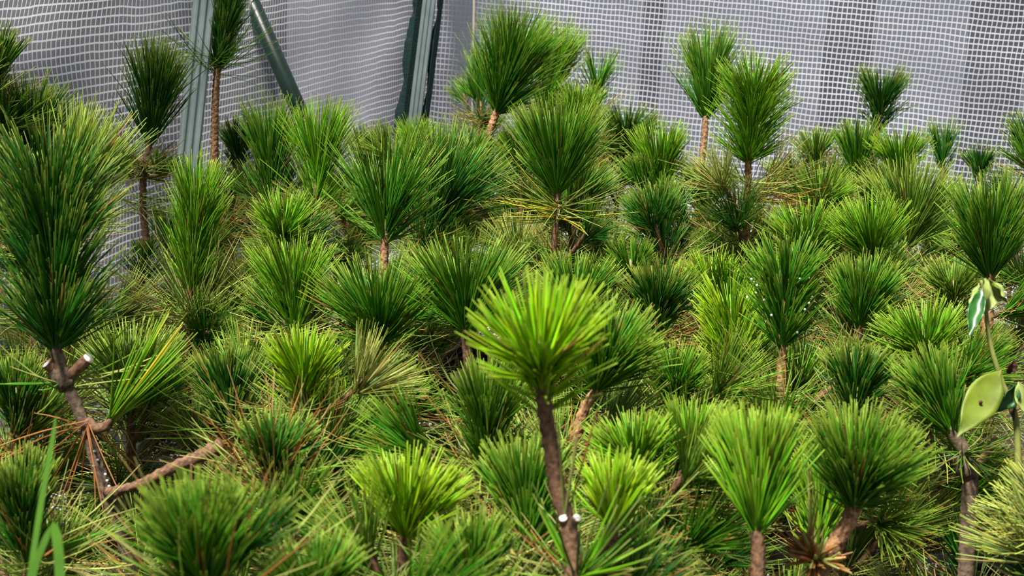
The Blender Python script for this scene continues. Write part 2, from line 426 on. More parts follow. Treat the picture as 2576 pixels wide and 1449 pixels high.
# steel frame
def bar(name, p0, p1, width, thick, m, parent=None, ribs=0, ext0=0.0):
    p0 = Vector(p0); p1 = Vector(p1); z = (p1 - p0).normalized(); p0 = p0 - z * ext0
    L = (p1 - p0).length
    # cross-section in local x (across) and y (towards the camera)
    if ribs:
        cs = []; n = ribs * 4
        for i in range(n + 1):
            x = -width / 2 + width * i / n; cs.append((x, -thick / 2 - (0.0035 if (i // 2) % 2 else 0.0)))
        cs += [(width / 2, thick / 2), (-width / 2, thick / 2)]
    else:
        cs = [(math.cos(a) * width / 2, math.sin(a) * thick / 2) for a in [2 * PI * k / 20 for k in range(20)]]
    V = [(x, y, 0) for x, y in cs] + [(x, y, L) for x, y in cs]; n = len(cs)
    F = [(i, (i + 1) % n, n + (i + 1) % n, n + i) for i in range(n)] + [tuple(range(n))[::-1], tuple(range(n, 2 * n))]
    me = bpy.data.meshes.new(name); me.from_pydata(V, [], F)
    if not ribs:
        for p in me.polygons: p.use_smooth = len(p.vertices) == 4
    me.update()
    o = link(name, me, m, parent)
    y = ((Vector((0, 0, CAMZ)) - p0) * -1); y = (y - z * y.dot(z)).normalized(); x = y.cross(z)
    rot = Matrix((x, y, z)).transposed().to_4x4(); rot.translation = p0
    o.matrix_world = rot
    return o
dA = 2.62
top = at(542, -260, dA); b0 = at(476, 372, dA); dirn = (b0 - top).normalized()
foot = b0 + dirn * ((b0.z - 0.0) / -dirn.z)
o = bar('steel_post', foot, top, 0.041, 0.028, M_STEEL, ribs=3)
tag(o, 'pale galvanised steel post with long grooves, leaning, at the upper left', 'post')
dB = 3.70
root = empty('corner_post', at(1040, 330, dB)); tag(root, 'steel corner post edged by dark green fabric strips, behind the middle pines', 'post')
t1 = at(1112, -260, dB); b1 = at(1040, 330, dB); dn1 = (b1 - t1).normalized(); f1 = b1 + dn1 * (b1.z / -dn1.z)
def shifted(o, dx, dy=0):
    mw = o.matrix_world.copy(); mw.translation = mw.translation + (mw.to_3x3() @ Vector((dx, dy, 0))); o.matrix_world = mw
def to_child(o, r):
    o.parent = r; o.matrix_parent_inverse = Matrix.Translation(r.location).inverted()
q = bar('steel_profile', f1, t1, 0.034, 0.03, M_STEEL, ribs=3); to_child(q, root)
# ragged strip on its left, mesh edged strip on its right
def strip(name, x0, x1, seed):
    rnd = random.Random(seed); n = 60; V = []
    for i in range(n + 1):
        p = f1.lerp(t1, i / n)
        xr = Vector((1, 0, 0)); yv = Vector((0, 1, 0)); j = rnd.uniform(-0.003, 0.003)
        wob = 0.006 * math.sin(i * 0.5)
        for (x, y) in ((x0 + j + wob, 0.006), ((x0 + x1) / 2, -0.014), (x1, 0.0), (x1, 0.010), ((x0 + x1) / 2, 0.004), (x0 + j + wob, 0.012)):
            V.append(tuple(p + xr * x + yv * y))
    F = [(i * 6 + k, i * 6 + (k + 1) % 6, (i + 1) * 6 + (k + 1) % 6, (i + 1) * 6 + k) for i in range(n) for k in range(6)]
    me = bpy.data.meshes.new(name); me.from_pydata(V, [], F); me.update()
    o = link(name, me, M_TAPE); to_child(o, root); o['label'] = 'dark green fabric strip ' + ('left' if x0 < 0 else 'right') + ' of the steel profile'
strip('fabric_strip', -0.048, -0.012, 1); strip('fabric_strip', 0.016, 0.036, 2)
dS = 2.9
o = bar('brace_tube', at(762, 300, dS), at(560, -160, dS), 0.034, 0.034, M_DARKST, ext0=0.3)
tag(o, 'dark green diagonal brace tube right of the pale steel post', 'tube')
me = tube(catmull([at(1195, -120, 3.45), at(1192, 60, 3.45), at(1190, 200, 3.45), at(1186, 420, 3.45)], 8), [0.0035] * 25, 8)
o = link('cord', me, M_CORD); tag(o, 'thin beige cord hanging beside the corner post', 'cord')

# ------------------------------------------------------------------ THE PINES
GROUP = 'potted pine saplings crowded in the netted greenhouse'
P = []
def pine(label, bx, by, tx, ty, w, col='md', a=0.4, n=260, **k):
    P.append(dict(label=label, bx=bx, by=by, tx=tx, ty=ty, w=w, col=col, a=a, n=n, **k))
# --- left side
pine('big dark green bottlebrush pine at left edge above knotted grey stem with white cut', 138, 850, 122, 262, 172, 'dk', 0.66, 760, d=1.42, bend=0.3,
     st=[(150, 905), (165, 960), (205, 1050), (245, 1170), (290, 1300), (335, 1430)], r=0.0062, bark='grey', hero='left')
pine('dark green pine shoot at the left edge rising behind the big bottlebrush one', 70, 420, 70, 172, 95, 'dk', 0.5, 340, d=1.9)
pine('olive tinged pine shoot leaning right behind the big left bottlebrush pine', 165, 560, 285, 262, 95, 'ol', 0.45, 300, d=1.75, brown=0.05)
pine('dark pine tuft cut off by the top left edge of the picture', -30, 230, 12, 55, 52, 'dk', 0.4, 200, d=1.85)
pine('tall dark fan pine shoot against the film just left of the pale steel post', 378, 355, 408, 92, 76, 'dk', 0.50, 420, d=2.35, bend=0.2, th=0.42,
     st=[(362, 430), (360, 530), (366, 600), (352, 700)], r=0.0055,
     tufts=[(335, 450, 300, 385, 32, 'md', 0.3, 70), (395, 455, 430, 380, 36, 'md', 0.3, 80), (362, 665, 362, 590, 42, 'dk', 0.3, 90)],
     dry=[(362, 455, 150, 0.085, 50, 105, ['kh', 'ol', 'kh', 'bn']), (355, 540, 60, 0.10, 70, 115, ['kh', 'kh', 'ol'])])
pine('bright narrow pine shoot with flat top below the foot of the steel post', 480, 715, 508, 372, 74, 'br', 0.62, 480, d=2.0, bend=0.25, st=[(478, 790)],
     dry=[(490, 830, 120, 0.15, 20, 75, ['kh', 'ol', 'kh'])])
pine('tall pine behind the steel post, bare scaly stem and drooping needles', 548, 170, 590, -60, 68, 'dk', 0.6, 360, d=2.75, th=0.45,
     st=[(543, 230), (541, 300), (540, 380)], r=0.0065, bark='tan',
     dry=[(546, 190, 70, 0.15, 45, 95, ['dk', 'ol', 'md'])], noold=True)
pine('small dark pine clump at the foot of the tall bare-stemmed pine', 600, 400, 600, 290, 58, 'dk', 0.3, 220, d=2.95)
pine('green pine shoot just left of the lower end of the diagonal brace', 682, 470, 676, 238, 88, 'md', 0.5, 330, d=2.45)
pine('coarse green pine shoot directly right of the lower end of the diagonal brace', 795, 480, 815, 238, 98, 'br', 0.45, 300, d=2.4, bend=0.2)
pine('pale green pine peeking up low against the film left of the corner post', 930, 430, 925, 300, 55, 'ol', 0.35, 190, d=2.9)
pine('light green round pine tuft below the coarse shoots by the brace', 712, 600, 722, 468, 92, 'br', 0.3, 260, d=2.05)
pine('bushy mid green pine right of the pale loose needles, under the light round tuft', 740, 790, 735, 570, 108, 'br', 0.4, 300, d=1.85)
# --- centre left
pine('wide pine with loose long needles and a scaly tan stem below the corner post', 968, 600, 985, 315, 158, 'md', 0.42, 330, d=1.98, bend=0.35, brown=0.01,
     st=[(966, 690), (960, 780)], bark='tan', r=0.0055, sparse=True)
pine('small light green pine top directly in front of the corner post foot', 1045, 400, 1048, 288, 56, 'br', 0.35, 190, d=2.75)
pine('dark bluish pine with long glossy needles sweeping right of the corner post', 1095, 560, 1205, 312, 138, 'bl', 0.38, 430, d=2.15, bend=0.3)
pine('wide fan pine above the pruned branch left of centre, scaly brown stem under it', 955, 860, 940, 612, 165, 'md', 0.32, 380, d=1.62, bend=0.25,
     st=[(945, 930), (925, 1020), (900, 1100)], bark='brown', r=0.006, hero='branch')
pine('dark spreading pine left above the blurred bright foreground shoot', 1170, 830, 1192, 560, 168, 'md', 0.36, 420, d=1.60, bend=0.25, st=[(1180, 930), (1186, 1020)], r=0.0055)
pine('bright lime pine tuft at left centre beside the dark brown needle patch', 765, 985, 762, 812, 98, 'yg', 0.3, 300, d=1.50, bend=0.15)
pine('tall full green pine head crossing the top edge near the middle', 1252, 275, 1345, 5, 118, 'md', 0.55, 720, d=2.85, bend=0.25, st=[(1236, 320), (1222, 370)], bark='tan', r=0.0075, noold=True,
     cone=(1280, 290))
pine('yellow green pine head behind the right of the tallest middle pine', 1375, 240, 1418, 40, 70, 'br', 0.5, 380, d=3.05)
pine('thin dark twin-pointed pine left of the tallest middle pine', 1208, 260, 1210, 105, 34, 'dk', 0.5, 160, d=3.1, tufts=[(1205, 262, 1165, 175, 34, 'md', 0.3, 70)], bark='tan')
pine('dense upright fan pine with clear brown stem, upper middle', 1402, 482, 1408, 236, 116, 'md', 0.34, 620, d=2.15, bend=0.12, messy=0.05, st=[(1398, 560), (1392, 640)], r=0.005,
     dry=[(1398, 560, 80, 0.14, 50, 100, ['kh', 'ol', 'kh', 'ye'])])
pine('sparse spiky pine against the film right of the tallest middle pine', 1500, 245, 1512, 118, 62, 'md', 0.4, 110, d=3.1)
pine('light green pine top right behind the dense upright fan', 1455, 320, 1462, 196, 66, 'br', 0.35, 260, d=2.8)
pine('dark pine mound against the film between fan pine and pale green flare', 1575, 370, 1595, 246, 84, 'dk', 0.4, 360, d=3.0, tufts=[(1545, 420, 1545, 300, 50, 'md', 0.4, 170)])
pine('small mid green pine tucked right under the dense fan, dark brown stem', 1442, 540, 1508, 385, 82, 'md', 0.42, 280, d=2.3, st=[(1440, 610)], r=0.0055)
pine('tall pine shoot with tan stem, left one of the pair against the film', 1775, 290, 1790, 55, 80, 'md', 0.52, 440, d=2.85, st=[(1772, 350), (1765, 410)], bark='tan', r=0.006, noold=True)
pine('tallest bright green pine of the right half over a ring of dry orange needles', 1884, 395, 1908, 112, 104, 'br', 0.6, 680, d=2.45, bend=0.25, st=[(1882, 440), (1880, 520)], bark='tan', r=0.006,
     dry=[(1882, 505, 60, 0.16, 55, 90, ['kh', 'kh', 'ol']), (1900, 505, 50, 0.14, 40, 62, ['bn', 'bn', 'ye', 'kh'])], dryU=(0.75, 0, 0.5))
pine('bright flared pine left of the tall pair, upper right', 1660, 460, 1665, 292, 80, 'br', 0.4, 330, d=2.6, tufts=[(1625, 500, 1610, 370, 60, 'md', 0.4, 200)])
pine('dull green pine behind and below the tall right pair', 1780, 520, 1790, 380, 90, 'md', 0.4, 280, d=2.6)
pine('deep green grassy pine right below the small one with dark brown stem', 1665, 610, 1625, 440, 92, 'bl', 0.4, 340, d=2.15)
pine('small light olive pine with a few dry straws right of the tallest right pine', 2052, 410, 2050, 310, 62, 'ol', 0.3, 200, d=2.8, brown=0.08)
pine('loose green pine below the small light olive one at upper right', 2060, 540, 2075, 400, 88, 'br', 0.4, 260, d=2.5)
pine('dark green pine in front of the dark round one at upper right', 2155, 460, 2160, 288, 66, 'md', 0.5, 330, d=2.65)
pine('dark round pine head standing alone against the right film', 2212, 290, 2222, 152, 70, 'dk', 0.35, 300, d=3.0, bend=0.1, noold=True)
pine('yellow green pine just below the dark round head at upper right', 2265, 450, 2255, 308, 78, 'br', 0.42, 330, d=2.6)
pine('small narrow dark pine tip against the film, second from the right', 2372, 410, 2370, 296, 40, 'dk', 0.4, 150, d=2.95, noold=True)
pine('small dark pine tip low against the film near the right edge', 2462, 440, 2466, 355, 50, 'dk', 0.35, 150, d=2.9, noold=True)
pine('large olive green fan pine at right below the small narrow dark tip', 2282, 615, 2312, 395, 132, 'ol', 0.40, 520, d=2.15, bend=0.22, st=[(2290, 680)], r=0.0055)
pine('tall dark olive pine at the right edge above the curled leaves', 2490, 690, 2492, 425, 108, 'md', 0.48, 480, d=1.75, bend=0.3, st=[(2485, 780), (2478, 900), (2480, 1010)], r=0.007, bark='tan')
pine('dark pine tuft cut off by the right edge of the picture', 2610, 420, 2565, 275, 45, 'dk', 0.4, 130, d=2.1)
# --- middle right
pine('open bottlebrush pine with water drops on drooping needles, right of centre', 1968, 860, 1985, 560, 128, 'md', 0.64, 430, d=1.62, bend=0.22, th=0.85, messy=0.12, st=[(1965, 930), (1968, 1000)], r=0.0055, bark='tan', hero='drops')
pine('bright pine with long needles right of the water-dropped bottlebrush', 2195, 660, 2172, 478, 108, 'br', 0.4, 340, d=2.05)
pine('dark based pine with pale tips, in front of the bright long-needled one', 2163, 815, 2192, 628, 100, 'md', 0.38, 420, d=1.75, st=[(2150, 880)], r=0.005, bark='brown')
pine('bright pine top behind the water-dropped bottlebrush', 2030, 640, 2030, 500, 110, 'br', 0.35, 300, d=2.1)
pine('yellow green upright pine left of the water-dropped bottlebrush', 1850, 950, 1828, 672, 96, 'yg', 0.6, 560, d=1.72, bend=0.25)
pine('bright pine top behind the yellow green upright one', 1795, 760, 1790, 618, 90, 'yg', 0.4, 320, d=1.95)
pine('dark needled round pine right of the blurred foreground shoot', 1652, 800, 1662, 652, 88, 'dk', 0.3, 320, d=1.85)
pine('flat topped pine directly behind the blurred foreground shoot', 1445, 800, 1470, 628, 108, 'md', 0.3, 420, d=1.85, brown=0.0)
pine('small green pine tuft behind the flat topped one in the centre', 1590, 700, 1580, 590, 70, 'md', 0.3, 220, d=2.1)
pine('blurred bright lime foreground shoot, tall bare stem with two white cuts', 1362, 955, 1345, 712, 165, 'yg', 0.24, 300, d=0.98, bend=0.14, th=0.98, tail=0.36, tilt=0.03, messy=0.08, rad=0.00095,
     st=[(1368, 1010), (1385, 1120), (1405, 1240), (1432, 1330), (1442, 1449), (1450, 1560)], r=0.0056, bark='brown', hero='front', noold=True)
pine('pine leaning right behind the bright foreground shoot, long stiff needles', 1505, 975, 1600, 758, 122, 'md', 0.45, 430, d=1.38, bend=0.15, st=[(1470, 1030), (1450, 1100)], bark='tan', r=0.005)
pine('dark grassy pine behind the left of the bright foreground stem', 1225, 1130, 1235, 900, 88, 'md', 0.45, 380, d=1.35)
pine('very dark green upright pine above the leaning dead branch at left', 575, 1030, 545, 862, 78, 'dk', 0.4, 320, d=1.55)
pine('blue green pine in a ring of dead orange needles, lower left', 690, 1180, 712, 1030, 110, 'bl', 0.25, 330, d=1.28, bend=0.05, th=1.05, messy=0.12, st=[(668, 1200), (690, 1310)], r=0.0052, bark='grey',
     dry=[(688, 1290, 30, 0.125, 18, 46, ['bn', 'bn', 'kh', 'bn']), (690, 1300, 60, 0.11, 40, 95, ['kh', 'bn', 'ol'])])
pine('bushy green pine at left beneath the big bottlebrush head', 330, 1000, 335, 790, 130, 'ol', 0.35, 360, d=1.6)
pine('green pine clump low at the left edge', 40, 1060, 40, 880, 90, 'dk', 0.4, 260, d=1.5)
pine('shaded dark pine in the lower left corner behind the grass blades', 60, 1350, 40, 1130, 90, 'dk', 0.4, 300, d=1.25)
# --- lower front
pine('bright lime flared pine at the bottom left of centre', 1020, 1345, 1050, 1125, 138, 'yg', 0.25, 460, d=1.15, bend=0.12, st=[(1018, 1400), (1014, 1470)], r=0.0055, bark='brown')
pine('dark green pine in front left of the bare foreground stem', 1325, 1320, 1312, 1085, 112, 'md', 0.4, 460, d=1.15)
pine('bright pine fan right of the bare foreground stem', 1600, 1190, 1572, 1030, 108, 'br', 0.3, 360, d=1.28)
pine('small lime pine fan at the bottom beside the two white cuts', 1542, 1320, 1560, 1150, 92, 'yg', 0.25, 320, d=1.08, bend=0.12, st=[(1530, 1370), (1500, 1470)], r=0.0055)
pine('pine with brown bud and dark slanting stem at the bottom right of centre', 1735, 1170, 1742, 985, 112, 'br', 0.35, 340, d=1.35, st=[(1700, 1230), (1672, 1320)], r=0.0058, bark='brown', bud=True,
     dry=[(1672, 1310, 120, 0.12, 50, 110, ['kh', 'bn', 'kh', 'bn', 'ol'])])
pine('tall dense bright pine head at the bottom right, pink brown stem', 1903, 1330, 1905, 1012, 112, 'br', 0.45, 620, d=1.12, bend=0.18, skip=True, st=[(1908, 1400), (1905, 1480)], r=0.0055, bark='brown')
pine('big spreading dark green pine at the bottom right with scaly leaning stem', 2150, 1270, 2195, 1025, 172, 'md', 0.34, 520, d=1.18, bend=0.2, th=0.85, bud=True, tilt=0.03, skip=True, st=[(2125, 1330), (2080, 1400), (2050, 1480)], r=0.0065, bark='tan', hero='scales')
pine('narrow bright pine between the two big pine heads at bottom right', 2062, 1340, 2062, 1130, 80, 'br', 0.5, 330, d=1.3, skip=True)
pine('dark pine behind the two big pine heads at bottom right', 2150, 1010, 2160, 850, 98, 'dk', 0.35, 360, d=1.5)
pine('light green pine right of the dark based pale tipped one', 2330, 900, 2310, 752, 118, 'br', 0.3, 380, d=1.65)
pine('pine with leaning dark shoot on a straight brown trunk, lower right', 2395, 1090, 2300, 870, 84, 'md', 0.5, 420, d=1.45, bend=0.25, st=[(2420, 1130), (2440, 1185), (2436, 1300), (2430, 1449)], r=0.0078, bark='grey', hero='trunk', skip=True)
pine('bright pine behind the water-dropped bottlebrush stem', 2000, 1000, 2010, 860, 100, 'br', 0.35, 280, d=1.75)
pine('blurred green pine at the bottom left edge of the front row', 510, 1460, 465, 1205, 128, 'md', 0.3, 520, d=0.92, bend=0.1, rad=0.0007, blur=1)
pine('blurred green pine at the bottom between lime pine and left blurred pine', 790, 1530, 765, 1335, 140, 'md', 0.3, 460, d=0.95, bend=0.1, rad=0.0007)
pine('dark small pine at the bottom right of the lime flared pine', 1190, 1480, 1170, 1275, 112, 'md', 0.4, 360, d=1.02)
pine('loose khaki needled pine filling the lower right corner', 2680, 1340, 2560, 1180, 120, 'kh', 0.3, 240, d=1.3, th=1.2, tufts=[(2640, 1420, 2470, 1260, 120, 'kh', 0.2, 150)])
pine('little dark green tuft beside the straight trunk at lower right', 2425, 1420, 2408, 1285, 50, 'bl', 0.2, 90, d=1.5, skip=True)
pine('dull green pine at the centre left below the lime tuft', 860, 1130, 850, 960, 90, 'md', 0.3, 260, d=1.55)
pine('green pine hidden behind bright fan and foreground stem', 1700, 1000, 1700, 860, 95, 'md', 0.35, 300, d=1.65)
pine('pale green pine between the light green one and the curled leaves', 2400, 760, 2395, 640, 80, 'ol', 0.35, 240, d=1.95)

# --- lower and duller pines filling the gaps between the taller ones
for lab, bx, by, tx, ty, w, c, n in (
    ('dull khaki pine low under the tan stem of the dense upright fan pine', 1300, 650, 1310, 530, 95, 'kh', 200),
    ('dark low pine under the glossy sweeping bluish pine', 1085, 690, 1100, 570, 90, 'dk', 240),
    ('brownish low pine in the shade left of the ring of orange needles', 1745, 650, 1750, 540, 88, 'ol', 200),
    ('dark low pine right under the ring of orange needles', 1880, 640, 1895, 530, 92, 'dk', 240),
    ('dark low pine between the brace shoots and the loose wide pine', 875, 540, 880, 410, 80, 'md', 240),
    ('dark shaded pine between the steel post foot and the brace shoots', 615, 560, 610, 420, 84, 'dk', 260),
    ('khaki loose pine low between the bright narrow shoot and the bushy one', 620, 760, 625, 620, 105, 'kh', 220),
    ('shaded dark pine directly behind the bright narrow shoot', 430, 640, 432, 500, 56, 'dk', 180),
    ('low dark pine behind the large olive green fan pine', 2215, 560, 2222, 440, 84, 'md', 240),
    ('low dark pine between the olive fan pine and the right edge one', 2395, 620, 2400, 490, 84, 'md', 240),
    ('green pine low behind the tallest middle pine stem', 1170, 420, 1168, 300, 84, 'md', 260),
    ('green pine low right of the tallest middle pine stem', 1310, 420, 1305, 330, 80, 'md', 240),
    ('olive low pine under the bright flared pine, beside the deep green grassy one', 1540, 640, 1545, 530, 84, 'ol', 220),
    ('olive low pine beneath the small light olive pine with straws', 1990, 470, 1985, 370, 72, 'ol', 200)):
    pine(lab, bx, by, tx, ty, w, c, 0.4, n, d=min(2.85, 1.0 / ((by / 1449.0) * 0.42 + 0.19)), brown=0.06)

for q in P:
    dm = depth_wall(q['bx'], q['by'])
    q['d'] = min(q['d'], depth_wall(q['tx'], q['ty']) - 0.18, dm - 0.18)
    q['B'] = at(q['bx'], q['by'], q['d'])
    st = [at(x, y, q['d']) for x, y in q.get('st', [])]
    q['S'] = [s for s in st if s.z > SOILZ + 0.04]
    last = q['S'][-1] if q['S'] else q['B']
    q['root'] = Vector((last.x, last.y))
rr = random.Random(11)
for q in P:
    q['root'] += Vector((rr.uniform(-.015, .015), rr.uniform(-.01, .02)))
inl = Vector((-LDIR.y, LDIR.x)).normalized(); inr = Vector((RDIR.y, -RDIR.x)).normalized()
if (Vector((0, 1.5)) - CORNER).dot(inl) < 0: inl = -inl
if (Vector((0, 1.5)) - CORNER).dot(inr) < 0: inr = -inr
for it in range(400):
    for i in range(len(P)):
        for j in range(i + 1, len(P)):
            dlt = P[i]['root'] - P[j]['root']; L = dlt.length
            if L < 0.129:
                if L < 1e-5: dlt = Vector((0.01, 0.003)); L = dlt.length
                mv = dlt / L * (0.129 - L) * 0.5
                P[i]['root'] = P[i]['root'] + mv; P[j]['root'] = P[j]['root'] - mv
    for q in P:
        for nn in (inl, inr):
            s = (q['root'] - CORNER).dot(nn); lim = 0.19 if nn is inl else 0.17
            if s < lim: q['root'] = q['root'] + nn * (lim - s)
BARK = {'brown': M_BARK, 'grey': M_GREYBARK, 'tan': M_TANBARK}
def child(name, me, parent, loc, m=None, rot=None):
    o = link(name, me, m, parent); o.location = loc
    if rot is not None: o.rotation_euler = rot
    return o
def rot_to(U):
    return Vector(U).to_track_quat('Z', 'Y').to_euler()
STEMS = []
for idx, q in enumerate(P):
    rnd = random.Random(100 + idx)
    rt = Vector((q['root'].x, q['root'].y, 0))
    r = empty('potted_pine', rt); tag(r, q['label'], 'pine', GROUP)
    B = q['B']; T = at(q['tx'], q['ty'], q['d'] - q.get('tilt', rnd.uniform(-0.025, 0.03))); U = (T - B)
    L = U.length; U.normalize(); sc = q['d'] / FPX; w = q['w'] * sc
    me = tuft_mesh(idx, L, w, U, q['col'], q['a'], int(q['n'] * (1.1 if q.get('sparse') else 1.4)), q.get('rad', 0.00088), q.get('bend', 0.25), q.get('brown', 0.01), thmax=q.get('th'), messy=q.get('messy', 0.10), tail=q.get('tail', 0.34 if not q['S'] else 0.06))
    child('needle_tuft', me, r, B - rt, M_NEEDLE)
    for (bx, by, tx, ty, tw, c, a_, n_) in q.get('tufts', []):
        b2 = at(bx, by, q['d']); t2 = at(tx, ty, q['d'])
        me = tuft_mesh(1000 + idx * 7 + bx, (t2 - b2).length, tw * sc, t2 - b2, c, a_, n_, messy=0.12)
        child('needle_tuft', me, r, b2 - rt, M_NEEDLE)
        if (b2 - B).length > 0.02 and q.get('S'):
            near = min([B] + q['S'], key=lambda s: (s - b2).length)
            child('side_branch', tube([near - B * 0 , near.lerp(b2, 0.5) - Vector((0, 0, .004)), b2 + (t2 - b2) * .2], [0.0035, 0.003, 0.0025], 7, 0.12, off=rt), r, (0, 0, 0), M_BARK)
    # stem from inside the tuft down into the soil
    ae = q['a'] * (0.9 if q['a'] > 0.59 else 0.62); axl = max(0.012, ae * L)
    topv = B + U * axl * 0.92
    end = Vector((rt.x, rt.y, SOILZ - 0.02))
    last = q['S'][-1] if q['S'] else B
    hl = max(0.03, last.z - SOILZ)
    pd = ((q['S'][-1] - (q['S'][-2] if len(q['S']) > 1 else B)).normalized() if q['S'] else -U)
    c1 = last + pd * hl * 0.35; c2 = end + Vector((0, 0, hl * 0.45))
    low = [last * (1 - t) ** 3 + c1 * 3 * t * (1 - t) ** 2 + c2 * 3 * t * t * (1 - t) + end * t ** 3 for t in [i / 8 for i in range(1, 9)]]
    upper = catmull([topv, B] + q['S'], 4)
    path = upper + low
    rad0 = q.get('r', 0.0048); N = len(path)
    rads = [rad0 * (0.55 + 0.6 * i / (N - 1)) if i < 4 else rad0 * (0.85 + 0.35 * i / (N - 1)) for i in range(N)]
    bark = q.get('bark', 'brown')
    child('stem', tube(path, rads, 9 if bark != 'tan' else 9, {'brown': 0.16, 'grey': 0.10, 'tan': 0.22}[bark], off=rt), r, (0, 0, 0), BARK[bark])
    child('pot', POT, r, (0, 0, 0)); child('soil', SOIL, r, (0, 0, 0))
    g = child('perlite', GRAINS[idx % 4], r, (0, 0, 0), rot=(0, 0, rnd.random() * 6)); g['kind'] = 'stuff'
    bd = child('bud', BUD, r, topv + U * 0.003 - rt, rot=rot_to(U))
    for (px, py, n_, ln, lo, hi, cols) in q.get('dry', []):
        Ud = (0, 0, 1)
        if 'dryU' in q and lo == 40: Ud = q['dryU']
        me = dry_mesh(3000 + idx * 5 + px, n_, ln, lo, hi, cols, U=Ud, spread=0.035, upbend=0.45)
        o = child('old_needles', me, r, at(px, py, q['d']) - rt, M_NEEDLE); o['label'] = 'old dry khaki and brown needles'
    # lower growth: whorls of old needles and short side shoots
    zt = B.z if not q['S'] else q['S'][-1].z + 0.02
    if q.get('noold'): zt -= 0.12
    pts = [p for p in path[len(upper) - (1 if q['S'] else 1):]]
    if q['S'] and not q.get('noold'): pts = upper[-5:] + pts
    def on(z):
        for a_, b_ in zip(pts, pts[1:]):
            if b_.z <= z <= a_.z: return a_.lerp(b_, (a_.z - z) / max(1e-6, a_.z - b_.z))
        return None
    z = zt - 0.055; kk = 0
    if q.get('skip'): z = min(z, SOILZ + 0.10)
    while z > SOILZ + 0.045:
        c = on(z)
        if c is not None:
            o = child('old_needles', OLD[rnd.randrange(12)], r, c - rt, rot=(rnd.uniform(-.3, .3), rnd.uniform(-.3, .3), rnd.random() * 6))
            s = rnd.uniform(0.75, 1.0); o.scale = (s, s, s); o['label'] = 'old dull khaki needles'
            for _ in range(1 if kk == 0 else 2):
                an = rnd.random() * 2 * PI; el = rnd.uniform(0.45, 1.2)
                dv = Vector((math.cos(an) * math.cos(el), math.sin(an) * math.cos(el), math.sin(el)))
                b = BR[rnd.randrange(6)]; bo = child('side_branch', b, r, c - rt, rot=rot_to(dv))
                t = child('needle_tuft', LOWT[rnd.randrange(12)], bo, (0, 0, b['L'] * 0.75)); s = rnd.uniform(0.6, 0.9); t.scale = (s, s, s)
        z -= rnd.uniform(0.055, 0.085); kk += 1
    STEMS.append((q, r, rt))
def plant(part):
    for q, r, rt in STEMS:
        if q.get('hero') == part: return q, r, rt

# hero details --------------------------------------------------------------
def stub(q, r, rt, x0, y0, x1, y1, rad=1.0):
    a_ = at(x0, y0, q['d']); b_ = at(x1, y1, q['d'] - 0.006); U = b_ - a_
    s = child('cut_stub', STUB, r, a_ - rt, rot=rot_to(U)); s.scale = (rad, rad, U.length / 0.016)
    c = link('cut_face', CUT, None, s); c['label'] = 'white cut wood face'
q, r, rt = plant('left')
stub(q, r, rt, 172, 950, 222, 902, 1.25); stub(q, r, rt, 150, 945, 118, 915, 1.1)
kn = tube([at(128, 930, q['d']), at(150, 945, q['d']), at(172, 975, q['d'])], [0.006, 0.0105, 0.008], 10, 0.2, off=rt); child('knot', kn, r, (0, 0, 0), M_GREYBARK)
DROP = lathe([(0.0002, 0), (0.0013, 0.0008), (0.0013, 0.0018), (0.0002, 0.0026)], 8); DROP.materials.append(M_RESIN)
rnd = random.Random(8)
for (x, y) in ((240, 1138), (243, 1160), (238, 1175), (264, 1196), (272, 1212), (276, 1226), (284, 1245), (290, 1262), (296, 1290), (308, 1320)):
    child('resin_drop', DROP, r, at(x + rnd.uniform(-3, 3), y, q['d'] - 0.006) - rt)
# side shoot with a few yellow and brown needles, sweeping up right
b2 = at(265, 1075, q['d']); t2 = at(430, 830, q['d'])
child('side_branch', tube([at(215, 1060, q['d']), at(240, 1080, q['d']), b2, b2 + (t2 - b2) * 0.1], [0.006, 0.006, 0.005, 0.004], 8, 0.2, off=rt), r, (0, 0, 0), M_BARK)
child('needle_tuft', tuft_mesh(77, (t2 - b2).length, 0.030, t2 - b2, 'br', 0.05, 34, rad=0.0009, messy=0.06), r, b2 - rt, M_NEEDLE)
o = child('yellowed_needles', dry_mesh(78, 9, 0.125, 2, 12, ['ye', 'ye', 'bn'], U=t2 - b2, rad=0.0011, messy=0.05), r, b2 - rt, M_NEEDLE); o['label'] = 'yellow and reddish brown needles'
o = child('dead_needles', dry_mesh(79, 12, 0.12, 5, 75, ['bn'], U=(-0.45, 0, -1), rad=0.0009, messy=0.1), r, at(222, 1060, q['d'] - 0.01) - rt, M_NEEDLE); o['label'] = 'hanging orange brown dead needles'
o = child('old_needles', dry_mesh(80, 18, 0.11, 60, 105, ['ol', 'kh', 'md'], U=(0, 0, 1), rad=0.0009, upbend=0.7), r, at(150, 985, q['d']) - rt, M_NEEDLE)
# leaning dead branch, a thing of its own lying in the pines
dd = 1.34
me = tube(catmull([at(295, 1235, dd), at(360, 1215, dd), at(430, 1180, dd), at(500, 1150, dd), at(560, 1120, dd)], 6), [0.004 + 0.0032 * i / 24 for i in range(25)], 10, 0.17)
q, r, rt = plant('left')
for v in me.vertices: v.co -= rt
child('side_branch', me, r, (0, 0, 0), M_BARK)
child('side_branch', tube([at(270, 1236, q['d']), at(282, 1240, 1.38), at(297, 1235, dd)], [0.005, 0.005, 0.005], 8, 0.2, off=rt), r, (0, 0, 0), M_BARK)
q, r, rt = plant('branch')
stub(q, r, rt, 905, 1100, 908, 1082, 0.9)
b2 = at(1005, 1062, q['d']); t2 = at(1110, 960, q['d'])
child('side_branch', tube([at(905, 1092, q['d']), at(950, 1075, q['d']), b2], [0.005, 0.0045, 0.004], 8, 0.2, off=rt), r, (0, 0, 0), M_BARK)
